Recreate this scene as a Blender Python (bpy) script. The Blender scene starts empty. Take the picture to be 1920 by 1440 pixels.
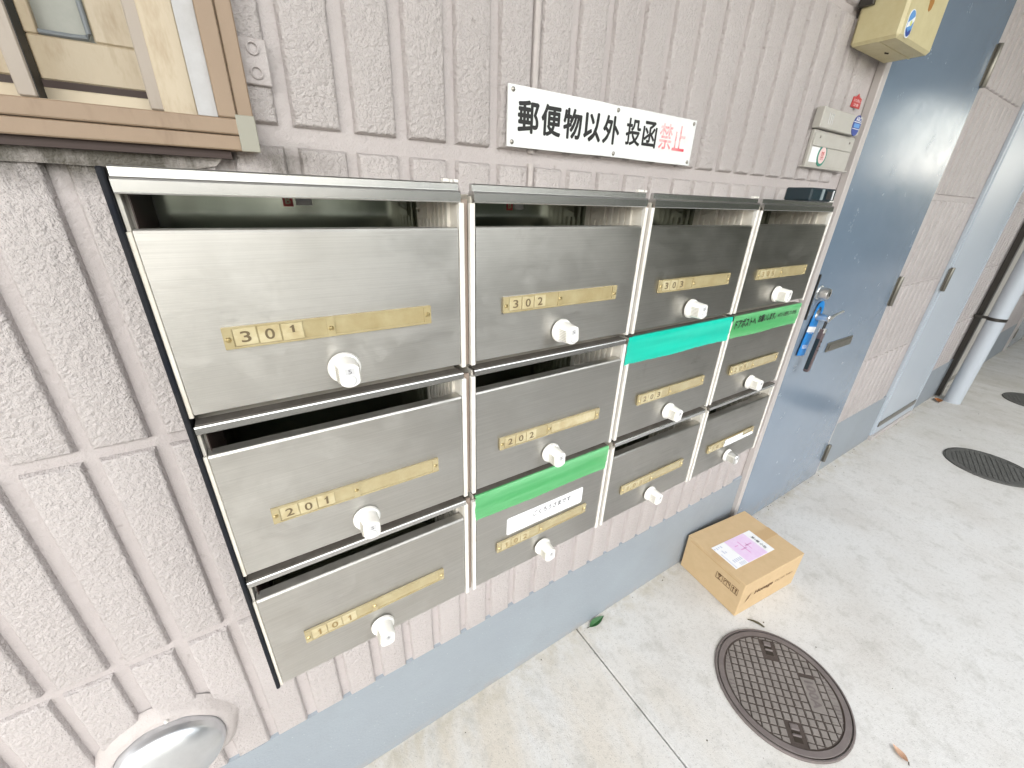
import bpy, bmesh, math, random
from mathutils import Vector, Matrix
random.seed(7)
R_ = math.radians
sc = bpy.context.scene
col = sc.collection

# ------------------------------------------------------------------ camera
cam_d = bpy.data.cameras.new('camera'); cam = bpy.data.objects.new('camera', cam_d); col.objects.link(cam)
cam_d.sensor_width = 36.0; cam_d.lens = 14.3252; cam_d.clip_start = 0.02; cam_d.clip_end = 600
CR = ((0.8431886, -0.5365051, 0.0345713), (-0.1988532, -0.3709758, -0.9071022), (0.4994901, 0.7579836, -0.4194884))
m = Matrix.Identity(4)
for i in range(3):
    m[i][0] = CR[0][i]; m[i][1] = -CR[1][i]; m[i][2] = -CR[2][i]
m.translation = Vector((-0.0756323, -0.603652, 1.29073))
cam.matrix_world = m
sc.camera = cam

# ------------------------------------------------------------------ sky, sun, exposure
SUN_EL, SUN_AZ = 42, 200          # azimuth measured so that the sun stands out in front of the wall
w = bpy.data.worlds.new('World'); sc.world = w; w.use_nodes = True
nt = w.node_tree; nt.nodes.clear()
sky = nt.nodes.new('ShaderNodeTexSky'); sky.sky_type = 'NISHITA'; sky.sun_disc = False
sky.sun_elevation = R_(SUN_EL); sky.sun_rotation = R_(SUN_AZ)
sky.air_density = 2.2; sky.dust_density = 1.0; sky.ozone_density = 1.0
hsv = nt.nodes.new('ShaderNodeHueSaturation'); hsv.inputs['Saturation'].default_value = 0.28
bg = nt.nodes.new('ShaderNodeBackground'); bg.inputs['Strength'].default_value = 0.15
wo = nt.nodes.new('ShaderNodeOutputWorld')
nt.links.new(sky.outputs[0], hsv.inputs['Color']); nt.links.new(hsv.outputs[0], bg.inputs['Color']); nt.links.new(bg.outputs[0], wo.inputs['Surface'])
sl = bpy.data.lights.new('sun', 'SUN'); sl.energy = 1.4; sl.angle = R_(150); sl.color = (1, .97, .93)
so = bpy.data.objects.new('sun', sl); col.objects.link(so)
d = Vector((math.sin(R_(SUN_AZ)) * math.cos(R_(SUN_EL)), math.cos(R_(SUN_AZ)) * math.cos(R_(SUN_EL)), math.sin(R_(SUN_EL))))
so.rotation_euler = d.to_track_quat('Z', 'Y').to_euler(); so.location = (0, -8, 12)
sc.view_settings.view_transform = 'Standard'; sc.view_settings.look = 'None'
sc.view_settings.gamma = 1; sc.view_settings.use_curve_mapping = False
sc.view_settings.exposure = 1.78

# ------------------------------------------------------------------ materials
def mat(name, base=(.5, .5, .5), rough=.5, metal=0., spec=.5, build=None, **kw):
    mt = bpy.data.materials.new(name); mt.use_nodes = True
    n = mt.node_tree; b = n.nodes['Principled BSDF']
    b.inputs['Base Color'].default_value = (*base, 1); b.inputs['Roughness'].default_value = rough
    b.inputs['Metallic'].default_value = metal; b.inputs['Specular IOR Level'].default_value = spec
    for k, v in kw.items(): b.inputs[k.replace('_', ' ')].default_value = v
    if build: build(N(n), b)
    return mt
class N:
    """short hand for building node trees in world coordinates"""
    def __init__(s, t): s.t = t; s.g = None
    def new(s, k, **p):
        x = s.t.nodes.new(k)
        for a, b in p.items(): setattr(x, a, b)
        return x
    def link(s, a, b): s.t.links.new(a, b)
    def pos(s, scale=(1, 1, 1)):
        if not s.g: s.g = s.new('ShaderNodeNewGeometry')
        mp = s.new('ShaderNodeMapping'); mp.inputs['Scale'].default_value = scale
        s.link(s.g.outputs['Position'], mp.inputs['Vector']); return mp.outputs[0]
    def noise(s, sc_, det=4, rough=.55, scale=(1, 1, 1)):
        x = s.new('ShaderNodeTexNoise'); x.inputs['Scale'].default_value = sc_; x.inputs['Detail'].default_value = det; x.inputs['Roughness'].default_value = rough
        s.link(s.pos(scale), x.inputs['Vector']); return x.outputs['Fac']
    def vor(s, sc_, feat='F1', scale=(1, 1, 1)):
        x = s.new('ShaderNodeTexVoronoi', feature=feat); x.inputs['Scale'].default_value = sc_
        s.link(s.pos(scale), x.inputs['Vector']); return x.outputs['Distance']
    def ramp(s, fac, stops):
        x = s.new('ShaderNodeValToRGB'); e = x.color_ramp.elements
        while len(e) < len(stops): e.new(.5)
        for q, (p, c) in zip(e, stops): q.position = p; q.color = (*c, 1) if len(c) == 3 else c
        s.link(fac, x.inputs['Fac']); return x.outputs['Color']
    def rng(s, v, a, b, c, d_):
        x = s.new('ShaderNodeMapRange'); 
        for i, q in enumerate((a, b, c, d_)): x.inputs[i + 1].default_value = q
        s.link(v, x.inputs[0]); return x.outputs[0]
    def math(s, op, a, b):
        x = s.new('ShaderNodeMath', operation=op)
        for i, q in enumerate((a, b)):
            if isinstance(q, (int, float)): x.inputs[i].default_value = q
            else: s.link(q, x.inputs[i])
        return x.outputs[0]
    def mix(s, fac, a, b, mode='MIX'):
        x = s.new('ShaderNodeMix', data_type='RGBA', blend_type=mode)
        for i, q in ((0, fac), (6, a), (7, b)):
            if isinstance(q, (int, float)): x.inputs[i].default_value = q
            elif isinstance(q, tuple): x.inputs[i].default_value = (*q, 1)
            else: s.link(q, x.inputs[i])
        return x.outputs[2]
    def bump(s, h, strength, dist, b):
        x = s.new('ShaderNodeBump'); x.inputs['Strength'].default_value = strength; x.inputs['Distance'].default_value = dist
        s.link(h, x.inputs['Height']); s.link(x.outputs[0], b.inputs['Normal'])

def b_stucco(c1, c2, amt=1.0, dirt=True):
    def f(n, b):
        big = n.noise(3.2, 5, .6)
        c = n.ramp(big, [(.3, c1), (.7, c2)])
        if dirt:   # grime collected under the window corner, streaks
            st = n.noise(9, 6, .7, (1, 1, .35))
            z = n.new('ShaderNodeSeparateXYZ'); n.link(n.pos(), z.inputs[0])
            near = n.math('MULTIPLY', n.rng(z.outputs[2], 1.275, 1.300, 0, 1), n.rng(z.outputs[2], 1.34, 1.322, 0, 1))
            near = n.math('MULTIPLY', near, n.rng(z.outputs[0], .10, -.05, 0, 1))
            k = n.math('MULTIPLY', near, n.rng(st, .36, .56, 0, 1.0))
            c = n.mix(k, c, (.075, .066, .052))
            spk = n.noise(60, 2, .5)
            c = n.mix(n.rng(spk, .70, .76, 0, .35), c, (.2, .17, .15))
        n.link(c, b.inputs['Base Color'])
        h1 = n.noise(172, 3, .62); h2 = n.noise(95, 2, .5); h3 = n.noise(480, 2, .5)
        h = n.math('ADD', n.math('MULTIPLY', h1, 1.0), n.math('MULTIPLY', h2, .5))
        h = n.math('ADD', h, n.math('MULTIPLY', h3, .3))
        n.bump(h, amt, .0046, b)
        n.link(n.rng(h1, .3, .7, .3, .55), b.inputs['Roughness'])
    return f
M = {}
M['stucco'] = mat('painted_stucco', build=b_stucco((.445, .408, .403), (.485, .447, .442), .9), spec=.55)
M['groove'] = mat('painted_groove', build=b_stucco((.43, .39, .385), (.47, .43, .425), .4), spec=.45)
M['mortar'] = mat('painted_mortar', build=b_stucco((.42, .385, .365), (.455, .42, .40), .55), spec=.4)
def b_base(n, b):
    c = n.ramp(n.noise(4, 5, .6), [(.3, (.25, .28, .315)), (.7, (.275, .31, .345))])
    z = n.new('ShaderNodeSeparateXYZ'); n.link(n.pos(), z.inputs[0])
    sp = n.noise(190, 2, .5)
    c = n.mix(n.rng(sp, .72, .76, 0, .4), c, (.6, .62, .63))
    c = n.mix(n.rng(n.noise(7, 6, .7), .52, .72, 0, .25), c, (.22, .235, .25))
    k = n.math('MULTIPLY', n.rng(z.outputs[2], .03, .0, 0, 1), n.rng(n.noise(30, 4), .4, .6, 0, .6))
    c = n.mix(k, c, (.30, .27, .24))
    n.link(c, b.inputs['Base Color']); n.bump(n.noise(180, 4), .35, .002, b)
M['base'] = mat('baseboard_paint', rough=.5, build=b_base)
def b_conc(n, b):
    a = n.noise(2.3, 8, .62); f = n.noise(70, 6, .7); st = n.noise(6, 6, .65, (1, .35, 1))
    c = n.ramp(a, [(.3, (.52, .50, .475)), (.5, (.585, .575, .56)), (.7, (.615, .612, .605))])
    z = n.new('ShaderNodeSeparateXYZ'); n.link(n.pos(), z.inputs[0])
    warm = n.math('MULTIPLY', n.rng(z.outputs[0], 1.1, -.1, 0, 1), n.rng(st, .42, .62, 0, .75))
    c = n.mix(warm, c, (.55, .48, .385))
    c = n.mix(n.rng(f, .52, .74, 0, .38), c, (.27, .26, .245))
    c = n.mix(n.rng(n.noise(14, 6, .7), .52, .70, 0, .42), c, (.31, .30, .27))
    c = n.mix(n.rng(n.noise(260, 2, .5), .64, .70, 0, .6), c, (.17, .16, .145))
    far = n.rng(z.outputs[0], 2.3, 4.6, 0, .55)
    c = n.mix(n.math('MULTIPLY', far, n.rng(st, .35, .65, .2, 1)), c, (.36, .345, .29))
    edge = n.math('MULTIPLY', n.rng(z.outputs[1], -.09, -.005, 0, 1), n.rng(n.noise(22, 5, .7), .42, .62, 0, .6))
    c = n.mix(edge, c, (.40, .36, .28))
    n.link(c, b.inputs['Base Color'])
    h = n.math('ADD', f, n.math('MULTIPLY', n.noise(300, 3), .6))
    n.bump(h, .45, .0022, b)
M['concrete'] = mat('floor_concrete', rough=.78, spec=.3, build=b_conc)
M['joint_fill'] = mat('pale_joint_mortar', (.57, .56, .54), .85)
def b_steel(n, b):
    s1 = n.noise(55, 5, .6, (.18, 1, 16)); s2 = n.noise(4, 5, .6); s3 = n.noise(26, 6, .7)
    c = n.ramp(s2, [(.3, (.51, .495, .465)), (.7, (.59, .575, .545))])
    c = n.mix(n.rng(s1, .35, .65, 0, .34), c, (.36, .35, .325))
    c = n.mix(n.rng(s3, .64, .80, 0, .30), c, (.24, .215, .18))
    s4 = n.noise(9, 7, .68, (.6, 1, 1.2)); c = n.mix(n.rng(s4, .52, .74, 0, .22), c, (.27, .255, .23))
    n.link(c, b.inputs['Base Color'])
    n.link(n.math('ADD', n.rng(s1, .3, .7, .28, .36), n.math('ADD', n.rng(s3, .5, .75, 0, .10), n.rng(s4, .45, .7, 0, .12))), b.inputs['Roughness'])
    t = n.new('ShaderNodeCombineXYZ'); t.inputs[2].default_value = 1
    n.link(t.outputs[0], b.inputs['Tangent'])
    n.bump(s1, .05, .0006, b)
M['steel'] = mat('brushed_stainless', metal=1., rough=.32, build=b_steel, Anisotropic=.88)
M['steel_rail'] = mat('rail_stainless', (.56, .56, .55), .27, 1.)
M['steel_in'] = mat('back_panel_stainless', (.33, .36, .31), .12, 1.)
def b_plas(c, c2):
    def f(n, b):
        n.link(n.ramp(n.noise(35, 5, .65), [(.35, c), (.75, c2)]), b.inputs['Base Color'])
    return f
M['ledge_dirt_reflect'] = mat('ledge_dust_and_reflection', rough=.5, metal=.6, build=b_plas((.19, .17, .15), (.28, .26, .24)))
M['ivory'] = mat('ivory_plastic', rough=.4, build=b_plas((.70, .67, .61), (.60, .55, .47)))
M['white_trim'] = mat('white_trim', rough=.4, build=b_plas((.78, .77, .74), (.66, .62, .56)))
M['gap_brown'] = mat('brown_gap', (.30, .24, .20), .8)
M['navy'] = mat('dark_end_trim', rough=.7, spec=.2, build=b_plas((.006, .008, .014), (.022, .022, .024)))
M['knob'] = mat('white_knob_plastic', rough=.32, build=b_plas((.88, .875, .86), (.82, .80, .76)))
M['knob_rib'] = mat('knob_rib_plastic', (.55, .53, .48), .45)
M['grey_print'] = mat('grey_print', (.12, .12, .13), .5)
M['grey_face'] = mat('pale_grey_plastic', (.55, .55, .56), .4)
M['holder'] = mat('yellowed_acrylic', rough=.18, build=b_plas((.41, .35, .205), (.32, .255, .13)), Coat_Weight=.5)
M['tile'] = mat('cream_digit_tile', rough=.25, build=b_plas((.54, .48, .31), (.38, .295, .15)), Coat_Weight=.3)
M['digit'] = mat('digit_ink', (.13, .095, .05), .5)
M['digit_faded'] = mat('faded_digit_ink', (.24, .165, .06), .5)
M['brass'] = mat('brass_screw', (.62, .50, .26), .3, 1.)
M['screw'] = mat('steel_screw', (.35, .33, .30), .35, 1.)
M['black_ink'] = mat('black_ink', (.012, .012, .012), .55)
M['chrome'] = mat('satin_chrome', (.78, .78, .77), .34, 1.)
M['dark_metal'] = mat('dark_metal', (.06, .055, .05), .4, .6)
def b_tape(c, c2):
    def f(n, b):
        w_ = n.noise(90, 2, .5, (9, 1, .15))
        cc = n.mix(n.rng(n.noise(16, 3, .5, (.2, 1, 3)), .4, .6, 0, 1), c, c2)
        n.link(cc, b.inputs['Base Color']); n.bump(w_, .25, .0006, b)
    return f
M['tape_green'] = mat('green_curing_tape', rough=.38, build=b_tape((.10, .50, .17), (.17, .60, .25)), Alpha=.66)
M['tape_teal'] = mat('teal_tape', rough=.3, build=b_tape((.0, .47, .35), (.01, .55, .41)), Alpha=.92)
M['paper'] = mat('white_paper', (.80, .81, .83), .5)
M['sign_white'] = mat('sign_enamel', rough=.22, build=b_plas((.80, .82, .82), (.74, .76, .76)))
def b_red(n, b):
    k = n.rng(n.noise(170, 4, .7), .38, .60, 0, 1)
    z = n.new('ShaderNodeSeparateXYZ'); n.link(n.pos(), z.inputs[0])
    k2 = n.math('MULTIPLY', k, n.rng(z.outputs[2], 1.391, 1.386, .62, .1))
    n.link(n.mix(k2, (.80, .24, .26), (.79, .78, .78)), b.inputs['Base Color'])
    sp = n.rng(z.outputs[2], 1.3868, 1.3852, 0, 1)
    sp = n.math('MULTIPLY', sp, n.rng(z.outputs[0], .67, .70, .2, 1))
    c2 = n.mix(sp, n.mix(k2, (.80, .30, .32), (.79, .78, .78)), (.68, .03, .07))
    n.link(c2, b.inputs['Base Color'])
M['red_worn'] = mat('worn_red_ink', rough=.4, build=b_red)
def b_wood(c, c2, c3):
    def f(n, b):
        cc = n.ramp(n.noise(7, 6, .65, (1, 1, .5)), [(.3, c), (.7, c2)])
        cc = n.mix(n.rng(n.noise(18, 5, .7, (1.4, 1, .4)), .55, .72, 0, .55), cc, c3)
        n.link(cc, b.inputs['Base Color']); n.bump(n.noise(300, 3), .15, .001, b)
    return f
M['win_frame'] = mat('bronze_window_frame', rough=.5, spec=.35, build=b_wood((.27, .195, .138), (.325, .24, .17), (.18, .122, .08)))
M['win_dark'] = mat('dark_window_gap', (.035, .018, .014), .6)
M['win_sash'] = mat('cream_sash', rough=.45, build=b_wood((.43, .345, .235), (.54, .47, .36), (.26, .165, .075)))
M['win_bar'] = mat('grey_brown_bar', rough=.45, build=b_wood((.33, .28, .235), (.36, .31, .265), (.27, .22, .17)))
M['bar_shade'] = mat('bar_shade_black', (.012, .011, .011), .6)
M['gasket'] = mat('blue_grey_gasket', (.20, .22, .24), .5)
M['frosted'] = mat('frosted_glass', rough=.3, build=b_plas((.30, .30, .265), (.24, .255, .215)))
M['caulk'] = mat('grey_caulk', rough=.6, build=b_plas((.48, .48, .49), (.40, .39, .39)))
M['corner_cap'] = mat('green_grey_cap', (.31, .30, .25), .4)
def b_door(n, b):
    h = n.math('ADD', n.noise(520, 2), n.math('MULTIPLY', n.noise(3.2, 2), 2.0)); n.bump(h, .12, .0008, b)
    n.link(n.rng(n.noise(11, 7, .7), .4, .7, .17, .30), b.inputs['Roughness'])
    c = n.ramp(n.noise(2, 4), [(.3, (.155, .212, .288)), (.7, (.17, .23, .31))])
    z = n.new('ShaderNodeSeparateXYZ'); n.link(n.pos(), z.inputs[0])
    c = n.mix(n.math('MULTIPLY', n.rng(z.outputs[2], .12, .01, 0, 1), n.rng(n.noise(26, 6, .7), .4, .65, 0, .7)), c, (.20, .19, .17))
    n.link(c, b.inputs['Base Color'])
M['door_blue'] = mat('blue_door_paint', rough=.2, spec=.8, Coat_Weight=.6, Coat_Roughness=.14, build=b_door)
M['door_pale'] = mat('pale_blue_door_paint', (.42, .47, .53), .3, spec=.6)
M['door_frame'] = mat('door_frame_paint', (.45, .42, .41), .45)
M['bronze'] = mat('bronze_slot', (.20, .19, .165), .35, .7)
M['pipe'] = mat('pipe_paint', (.50, .545, .60), .4)
M['yellow'] = mat('yellowed_abs', rough=.42, build=b_plas((.56, .50, .30), (.50, .435, .24)))
M['rust'] = mat('rust', (.33, .15, .03), .8)
M['intercom'] = mat('intercom_beige', rough=.45, build=b_plas((.46, .445, .41), (.42, .40, .365)))
M['blue_sticker'] = mat('blue_sticker', (.03, .06, .28), .35)
M['sky_sticker'] = mat('light_blue_print', (.12, .30, .62), .35)
M['yellow_print'] = mat('yellow_print', (.62, .62, .16), .4)
M['red_sticker'] = mat('red_sticker', (.47, .045, .045), .4)
M['pink_sticker'] = mat('pink_sticker', (.75, .55, .55), .4)
M['green_ring'] = mat('green_ring', (.03, .22, .16), .4)
M['teal_black'] = mat('blue_black_plastic', (.01, .025, .035), .25)
M['grey_strip'] = mat('grey_strip', (.22, .27, .29), .35)
M['card_blue'] = mat('blue_card', rough=.35, build=b_plas((.0, .22, .62), (.0, .16, .50)))
M['keysafe'] = mat('brown_black_keysafe', rough=.4, build=b_plas((.105, .075, .08), (.075, .055, .06)))
def b_iron(c, c2):
    def f(n, b):
        cc = n.ramp(n.noise(20, 6, .7), [(.3, c), (.7, c2)])
        n.link(cc, b.inputs['Base Color']); n.bump(n.noise(500, 4, .7), .5, .0012, b)
    return f
M['iron'] = mat('cast_iron', rough=.55, spec=.4, build=b_iron((.185, .165, .152), (.235, .212, .197)))
M['iron_dark'] = mat('cast_iron_recess', rough=.65, spec=.3, build=b_iron((.055, .042, .036), (.085, .068, .06)))
M['iron_rim'] = mat('cast_iron_rim', rough=.5, spec=.45, build=b_iron((.125, .105, .103), (.17, .145, .138)))
M['iron_far'] = mat('far_cast_iron', rough=.6, spec=.3, build=b_iron((.07, .07, .065), (.10, .10, .095)))
M['hole'] = mat('dark_hole', (.03, .022, .015), .9)  # near-black fill for holes, slots and the open floor joint
M['card'] = mat('cardboard', rough=.7, spec=.2, build=b_plas((.55, .405, .24), (.51, .37, .215)))
M['card_edge'] = mat('cardboard_edge', (.44, .28, .12), .8)
M['parcel_tape'] = mat('parcel_tape', (.50, .345, .185), .28)
M['card_ink'] = mat('brown_ink', (.14, .075, .03), .7)
M['lilac'] = mat('lilac_print', rough=.5, build=b_plas((.74, .60, .78), (.70, .50, .74)))
M['magenta_print'] = mat('magenta_print', (.66, .36, .62), .5)
M['pale_print'] = mat('pale_blue_print', (.52, .55, .66), .5)
M['leaf'] = mat('green_leaf', rough=.3, build=b_plas((.02, .10, .025), (.035, .15, .03)))
M['dry_leaf'] = mat('dry_leaf', rough=.6, build=b_plas((.52, .34, .24), (.36, .20, .12)))
M['orange_leaf'] = mat('orange_leaf', (.32, .12, .035), .7)
M['twig'] = mat('twig', (.06, .05, .025), .8)
M['hood'] = mat('vent_steel', rough=.36, metal=1., build=b_plas((.74, .76, .79), (.66, .68, .71)))
M['hood_mortar'] = mat('hood_mortar_paint', rough=.5, build=b_stucco((.44, .40, .388), (.48, .44, .428), .35, False))
M['ceiling'] = mat('ceiling_paint', rough=.7, build=b_plas((.36, .35, .33), (.31, .30, .28)))
M['soil'] = mat('garden_soil', rough=.95, build=b_plas((.25, .24, .22), (.19, .18, .16)))
def b_hedge(n, b):
    n.link(n.ramp(n.noise(5, 5, .7), [(.3, (.03, .055, .018)), (.7, (.06, .10, .028))]), b.inputs['Base Color'])
M['hedge'] = mat('hedge_leaves', rough=.5, build=b_hedge)

# ------------------------------------------------------------------ geometry helpers
_txt = {}
def text2d(s, bold=0.0, res=3):
    k = (s, bold, res)
    if k not in _txt:
        c = bpy.data.curves.new('t', 'FONT'); c.body = s; c.size = 1; c.offset = bold; c.resolution_u = res
        o = bpy.data.objects.new('t', c); col.objects.link(o)
        dg = bpy.context.evaluated_depsgraph_get(); me = bpy.data.meshes.new_from_object(o.evaluated_get(dg))
        vs = [tuple(v.co[:2]) for v in me.vertices]; fs = [tuple(p.vertices) for p in me.polygons]
        bpy.data.objects.remove(o); bpy.data.curves.remove(c); bpy.data.meshes.remove(me)
        _txt[k] = (vs, fs)
    return _txt[k]
class MB:
    def __init__(s): s.v = []; s.f = []; s.m = []
    def add(s, vs, fs, mi=0):
        o = len(s.v); s.v += [tuple(v) for v in vs]; s.f += [tuple(i + o for i in f) for f in fs]; s.m += [mi] * len(fs); return s
    def box(s, x0, x1, y0, y1, z0, z1, mi=0):
        vs = [(x, y, z) for z in (z0, z1) for y in (y0, y1) for x in (x0, x1)]
        return s.add(vs, [(0, 2, 3, 1), (4, 5, 7, 6), (0, 1, 5, 4), (2, 6, 7, 3), (0, 4, 6, 2), (1, 3, 7, 5)], mi)
    def cbox(s, x0, x1, y0, y1, z0, z1, b=.001, mi=0):
        t = MB().box(x0, x1, y0, y1, z0, z1); bm = bmesh.new()
        vv = [bm.verts.new(q) for q in t.v]
        for f in t.f: bm.faces.new([vv[i] for i in f])
        bmesh.ops.bevel(bm, geom=bm.edges[:], offset=b, segments=1, affect='EDGES', profile=.5)
        bm.verts.index_update()
        s.add([v.co[:] for v in bm.verts], [tuple(v.index for v in f.verts) for f in bm.faces], mi); bm.free(); return s
    def lathe(s, prof, c=(0, 0, 0), axis='y', n=24, mi=0, cap0=True, cap1=True, sx=1, sz=1, ph=0):
        """prof = [(r, t)], t along the axis"""
        vs = []; fs = []
        for r, t in prof:
            for i in range(n):
                a = 2 * math.pi * i / n + ph; u, w_ = r * math.cos(a) * sx, r * math.sin(a) * sz
                p = {'y': (u, t, w_), 'z': (u, w_, t), 'x': (t, u, w_)}[axis]
                vs.append((p[0] + c[0], p[1] + c[1], p[2] + c[2]))
        for k in range(len(prof) - 1):
            for i in range(n): fs.append((k * n + i, k * n + (i + 1) % n, (k + 1) * n + (i + 1) % n, (k + 1) * n + i))
        if cap0: fs.append(tuple(range(n))[::-1])
        if cap1: fs.append(tuple((len(prof) - 1) * n + i for i in range(n)))
        return s.add(vs, fs, mi)
    def tube(s, pts, r, n=8, mi=0):
        vs = []; fs = []; P = [Vector(p) for p in pts]
        rr = r if isinstance(r, (list, tuple)) else [r] * len(P)
        for k, p in enumerate(P):
            t = (P[min(k + 1, len(P) - 1)] - P[max(k - 1, 0)]).normalized()
            u = t.cross(Vector((0.13, .21, 1))).normalized(); w_ = t.cross(u)
            for i in range(n):
                a = 2 * math.pi * i / n; vs.append(tuple(p + (u * math.cos(a) + w_ * math.sin(a)) * rr[k]))
        for k in range(len(P) - 1):
            for i in range(n): fs.append((k * n + i, k * n + (i + 1) % n, (k + 1) * n + (i + 1) % n, (k + 1) * n + i))
        fs += [tuple(range(n))[::-1], tuple((len(P) - 1) * n + i for i in range(n))]
        return s.add(vs, fs, mi)
    def prism(s, poly, a, b, plane='xz', mi=0):
        """extrude a polygon: plane 'xz' along y, 'xy' along z, 'yz' along x"""
        n = len(poly)
        def P(u, w_, t): return {'xz': (u, t, w_), 'xy': (u, w_, t), 'yz': (t, u, w_)}[plane]
        vs = [P(u, w_, a) for u, w_ in poly] + [P(u, w_, b) for u, w_ in poly]
        fs = [tuple(range(n)), tuple(range(n, 2 * n))[::-1]] + [(i, n + i, n + (i + 1) % n, (i + 1) % n) for i in range(n)]
        return s.add(vs, fs, mi)
    def text(s, st, fn, bold=0., mi=0, res=3, fit=None):
        """fn maps unit-fitted (u, w) in 0..1 to a point"""
        vs, fs = ([(.0, .0), (.18, .0), (.18, .70), (.06, .70), (.0, .62), (-.14, .545), (-.14, .46), (.0, .50)], [(0, 1, 2, 3, 4, 7), (4, 5, 6, 7)]) if st == '1' else text2d(st, 0, res)
        if not vs: return s
        x0 = min(v[0] for v in vs); x1 = max(v[0] for v in vs); y0 = min(v[1] for v in vs); y1 = max(v[1] for v in vs)
        if fit: y0, y1 = fit
        if bold:      # heavier stroke: copies nudged round a small circle, each a hair higher
            for k in range(9):
                a = 2 * math.pi * k / 8; du, dw = (0, 0) if k == 8 else (bold * math.cos(a), bold * math.sin(a))
                pts_ = [Vector(fn((v[0] - x0 + du + bold) / (x1 - x0 + 2 * bold), (v[1] - y0 + dw + bold) / (y1 - y0 + 2 * bold))) for v in vs]
                nn = (Vector(fn(1, 0)) - Vector(fn(0, 0))).cross(Vector(fn(0, 1)) - Vector(fn(0, 0))).normalized()
                s.add([tuple(p + nn * .000012 * k) for p in pts_], fs, mi)
            return s
        return s.add([fn((v[0] - x0) / (x1 - x0), (v[1] - y0) / (y1 - y0)) for v in vs], fs, mi)
    def wtext(s, st, x0, x1, z0, z1, y, bold=0., mi=0, res=3, fit=None):
        return s.text(st, lambda u, w_: (x0 + (x1 - x0) * u, y, z0 + (z1 - z0) * w_), bold, mi, res, fit)
    def mesh(s, name, mats, smooth=False, fix=True):
        me = bpy.data.meshes.new(name); me.from_pydata(s.v, [], s.f)
        for k in (mats if isinstance(mats, (list, tuple)) else [mats]): me.materials.append(M[k])
        me.polygons.foreach_set('material_index', s.m)
        if fix:
            bm = bmesh.new(); bm.from_mesh(me); bmesh.ops.recalc_face_normals(bm, faces=bm.faces[:]); bm.to_mesh(me); bm.free()
        if smooth:
            me.polygons.foreach_set('use_smooth', [True] * len(me.polygons)); me.set_sharp_from_angle(angle=R_(35))
        me.update(); return me
def put(name, me, parent=None, loc=None):
    o = bpy.data.objects.new(name, me); col.objects.link(o)
    if parent: o.parent = parent
    if loc: o.location = loc
    return o
def part(name, mb, mats, parent=None, smooth=False, fix=True, label=None, loc=None):
    o = put(name, mb.mesh(name, mats, smooth, fix), parent, loc)
    if label: o['label'] = label
    return o
def tag(o, label, cat, group=None, kind=None):
    o['label'] = label; o['category'] = cat
    if group: o['group'] = group
    if kind: o['kind'] = kind
    return o
def thing(name, label, cat, loc=(0, 0, 0), group=None):
    o = bpy.data.objects.new(name, None); col.objects.link(o); o.location = loc; o.empty_display_size = .05
    return tag(o, label, cat, group)
def struct(o): o['kind'] = 'structure'; return o
def ell(cx, cz, rx, rz, n=20): return [(cx + rx * math.cos(2 * math.pi * i / n), cz + rz * math.sin(2 * math.pi * i / n)) for i in range(n)]

# ------------------------------------------------------------------ ground, floor, ceiling
struct(part('ground', MB().add([(-150, -150, -.04), (150, -150, -.04), (150, 150, -.04), (-150, 150, -.04)], [(0, 1, 2, 3)]), 'soil'))
floor = struct(bpy.data.objects.new('floor', None)); col.objects.link(floor)
JX = [-4.0, .616, 2.303, 4.75, 7.2, 9.7, 12.2, 14.7, 17.2, 24]
for a, b in zip(JX, JX[1:]):
    part('concrete_slab', MB().cbox(a + .0018, b - .0018, -1.62, .16, -.12, 0, .0025), 'concrete', floor)
    if b > 2 and b < 24: part('joint_filler', MB().box(b - .003, b + .003, -1.62, .0, -.1, -.0006), 'joint_fill', floor)
part('joint_backing', MB().box(.61, .622, -1.62, .0, -.1, -.012), 'hole', floor)
struct(part('ceiling', MB().box(-5, 26, -1.55, .2, 2.45, 2.65), 'ceiling'))

# ------------------------------------------------------------------ wall
wall = thing('apartment_wall', 'pinkish grey ribbed stucco wall carrying the mailboxes, blue-grey paint along its foot', 'wall')
GY = .0085
bk = MB()
bk.box(-5, -.9, GY, .16, .29, 2.45).box(-.9, -.067, GY, .16, .29, 1.353).box(-.9, -.067, GY, .16, 2.3, 2.45).box(-.067, 26, GY, .16, .29, 2.45)
part('wall_backing', bk, 'groove', wall)
# painted foot: wavy upper paint edge
bb = MB(); xs = [-5 + .045 * i for i in range(int(11 / .045))] + [6 + i for i in range(21)]
zt = [.298 + random.uniform(-.0022, .0022) for _ in xs]
for i in range(len(xs) - 1):
    bb.add([(xs[i], .0025, 0), (xs[i + 1], .0025, 0), (xs[i + 1], .0025, zt[i + 1]), (xs[i], .0025, zt[i])], [(0, 1, 2, 3)])
    bb.add([(xs[i], .0025, zt[i]), (xs[i + 1], .0025, zt[i + 1]), (xs[i + 1], .0095, zt[i + 1] + .003), (xs[i], .0095, zt[i] + .003)], [(0, 1, 2, 3)])
bb.box(-5, 26, .0035, .16, 0, .285)
part('baseboard', bb, 'base', wall, fix=False)
def rib_mesh(w_, h):
    vs = []
    for e, y in ((0, GY + .001), (.0022, .0022), (.0040, .0006), (.0064, 0)):
        vs += [(-w_ / 2 + e, y, e), (w_ / 2 - e, y, e), (w_ / 2 - e, y, h - e), (-w_ / 2 + e, y, h - e)]
    fs = []
    for k in range(3):
        for i in range(4): fs.append((4 * k + i, 4 * k + (i + 1) % 4, 4 * k + 4 + (i + 1) % 4, 4 * k + 4 + i))
    fs.append((12, 13, 14, 15))
    b = MB().add(vs, fs); return b
ROWS = [(.297, .634), (.648, .984), (.998, 1.334), (1.354, 1.697), (1.713, 2.05), (2.064, 2.40)]
PITCH = .0692; RW = .0555
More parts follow.
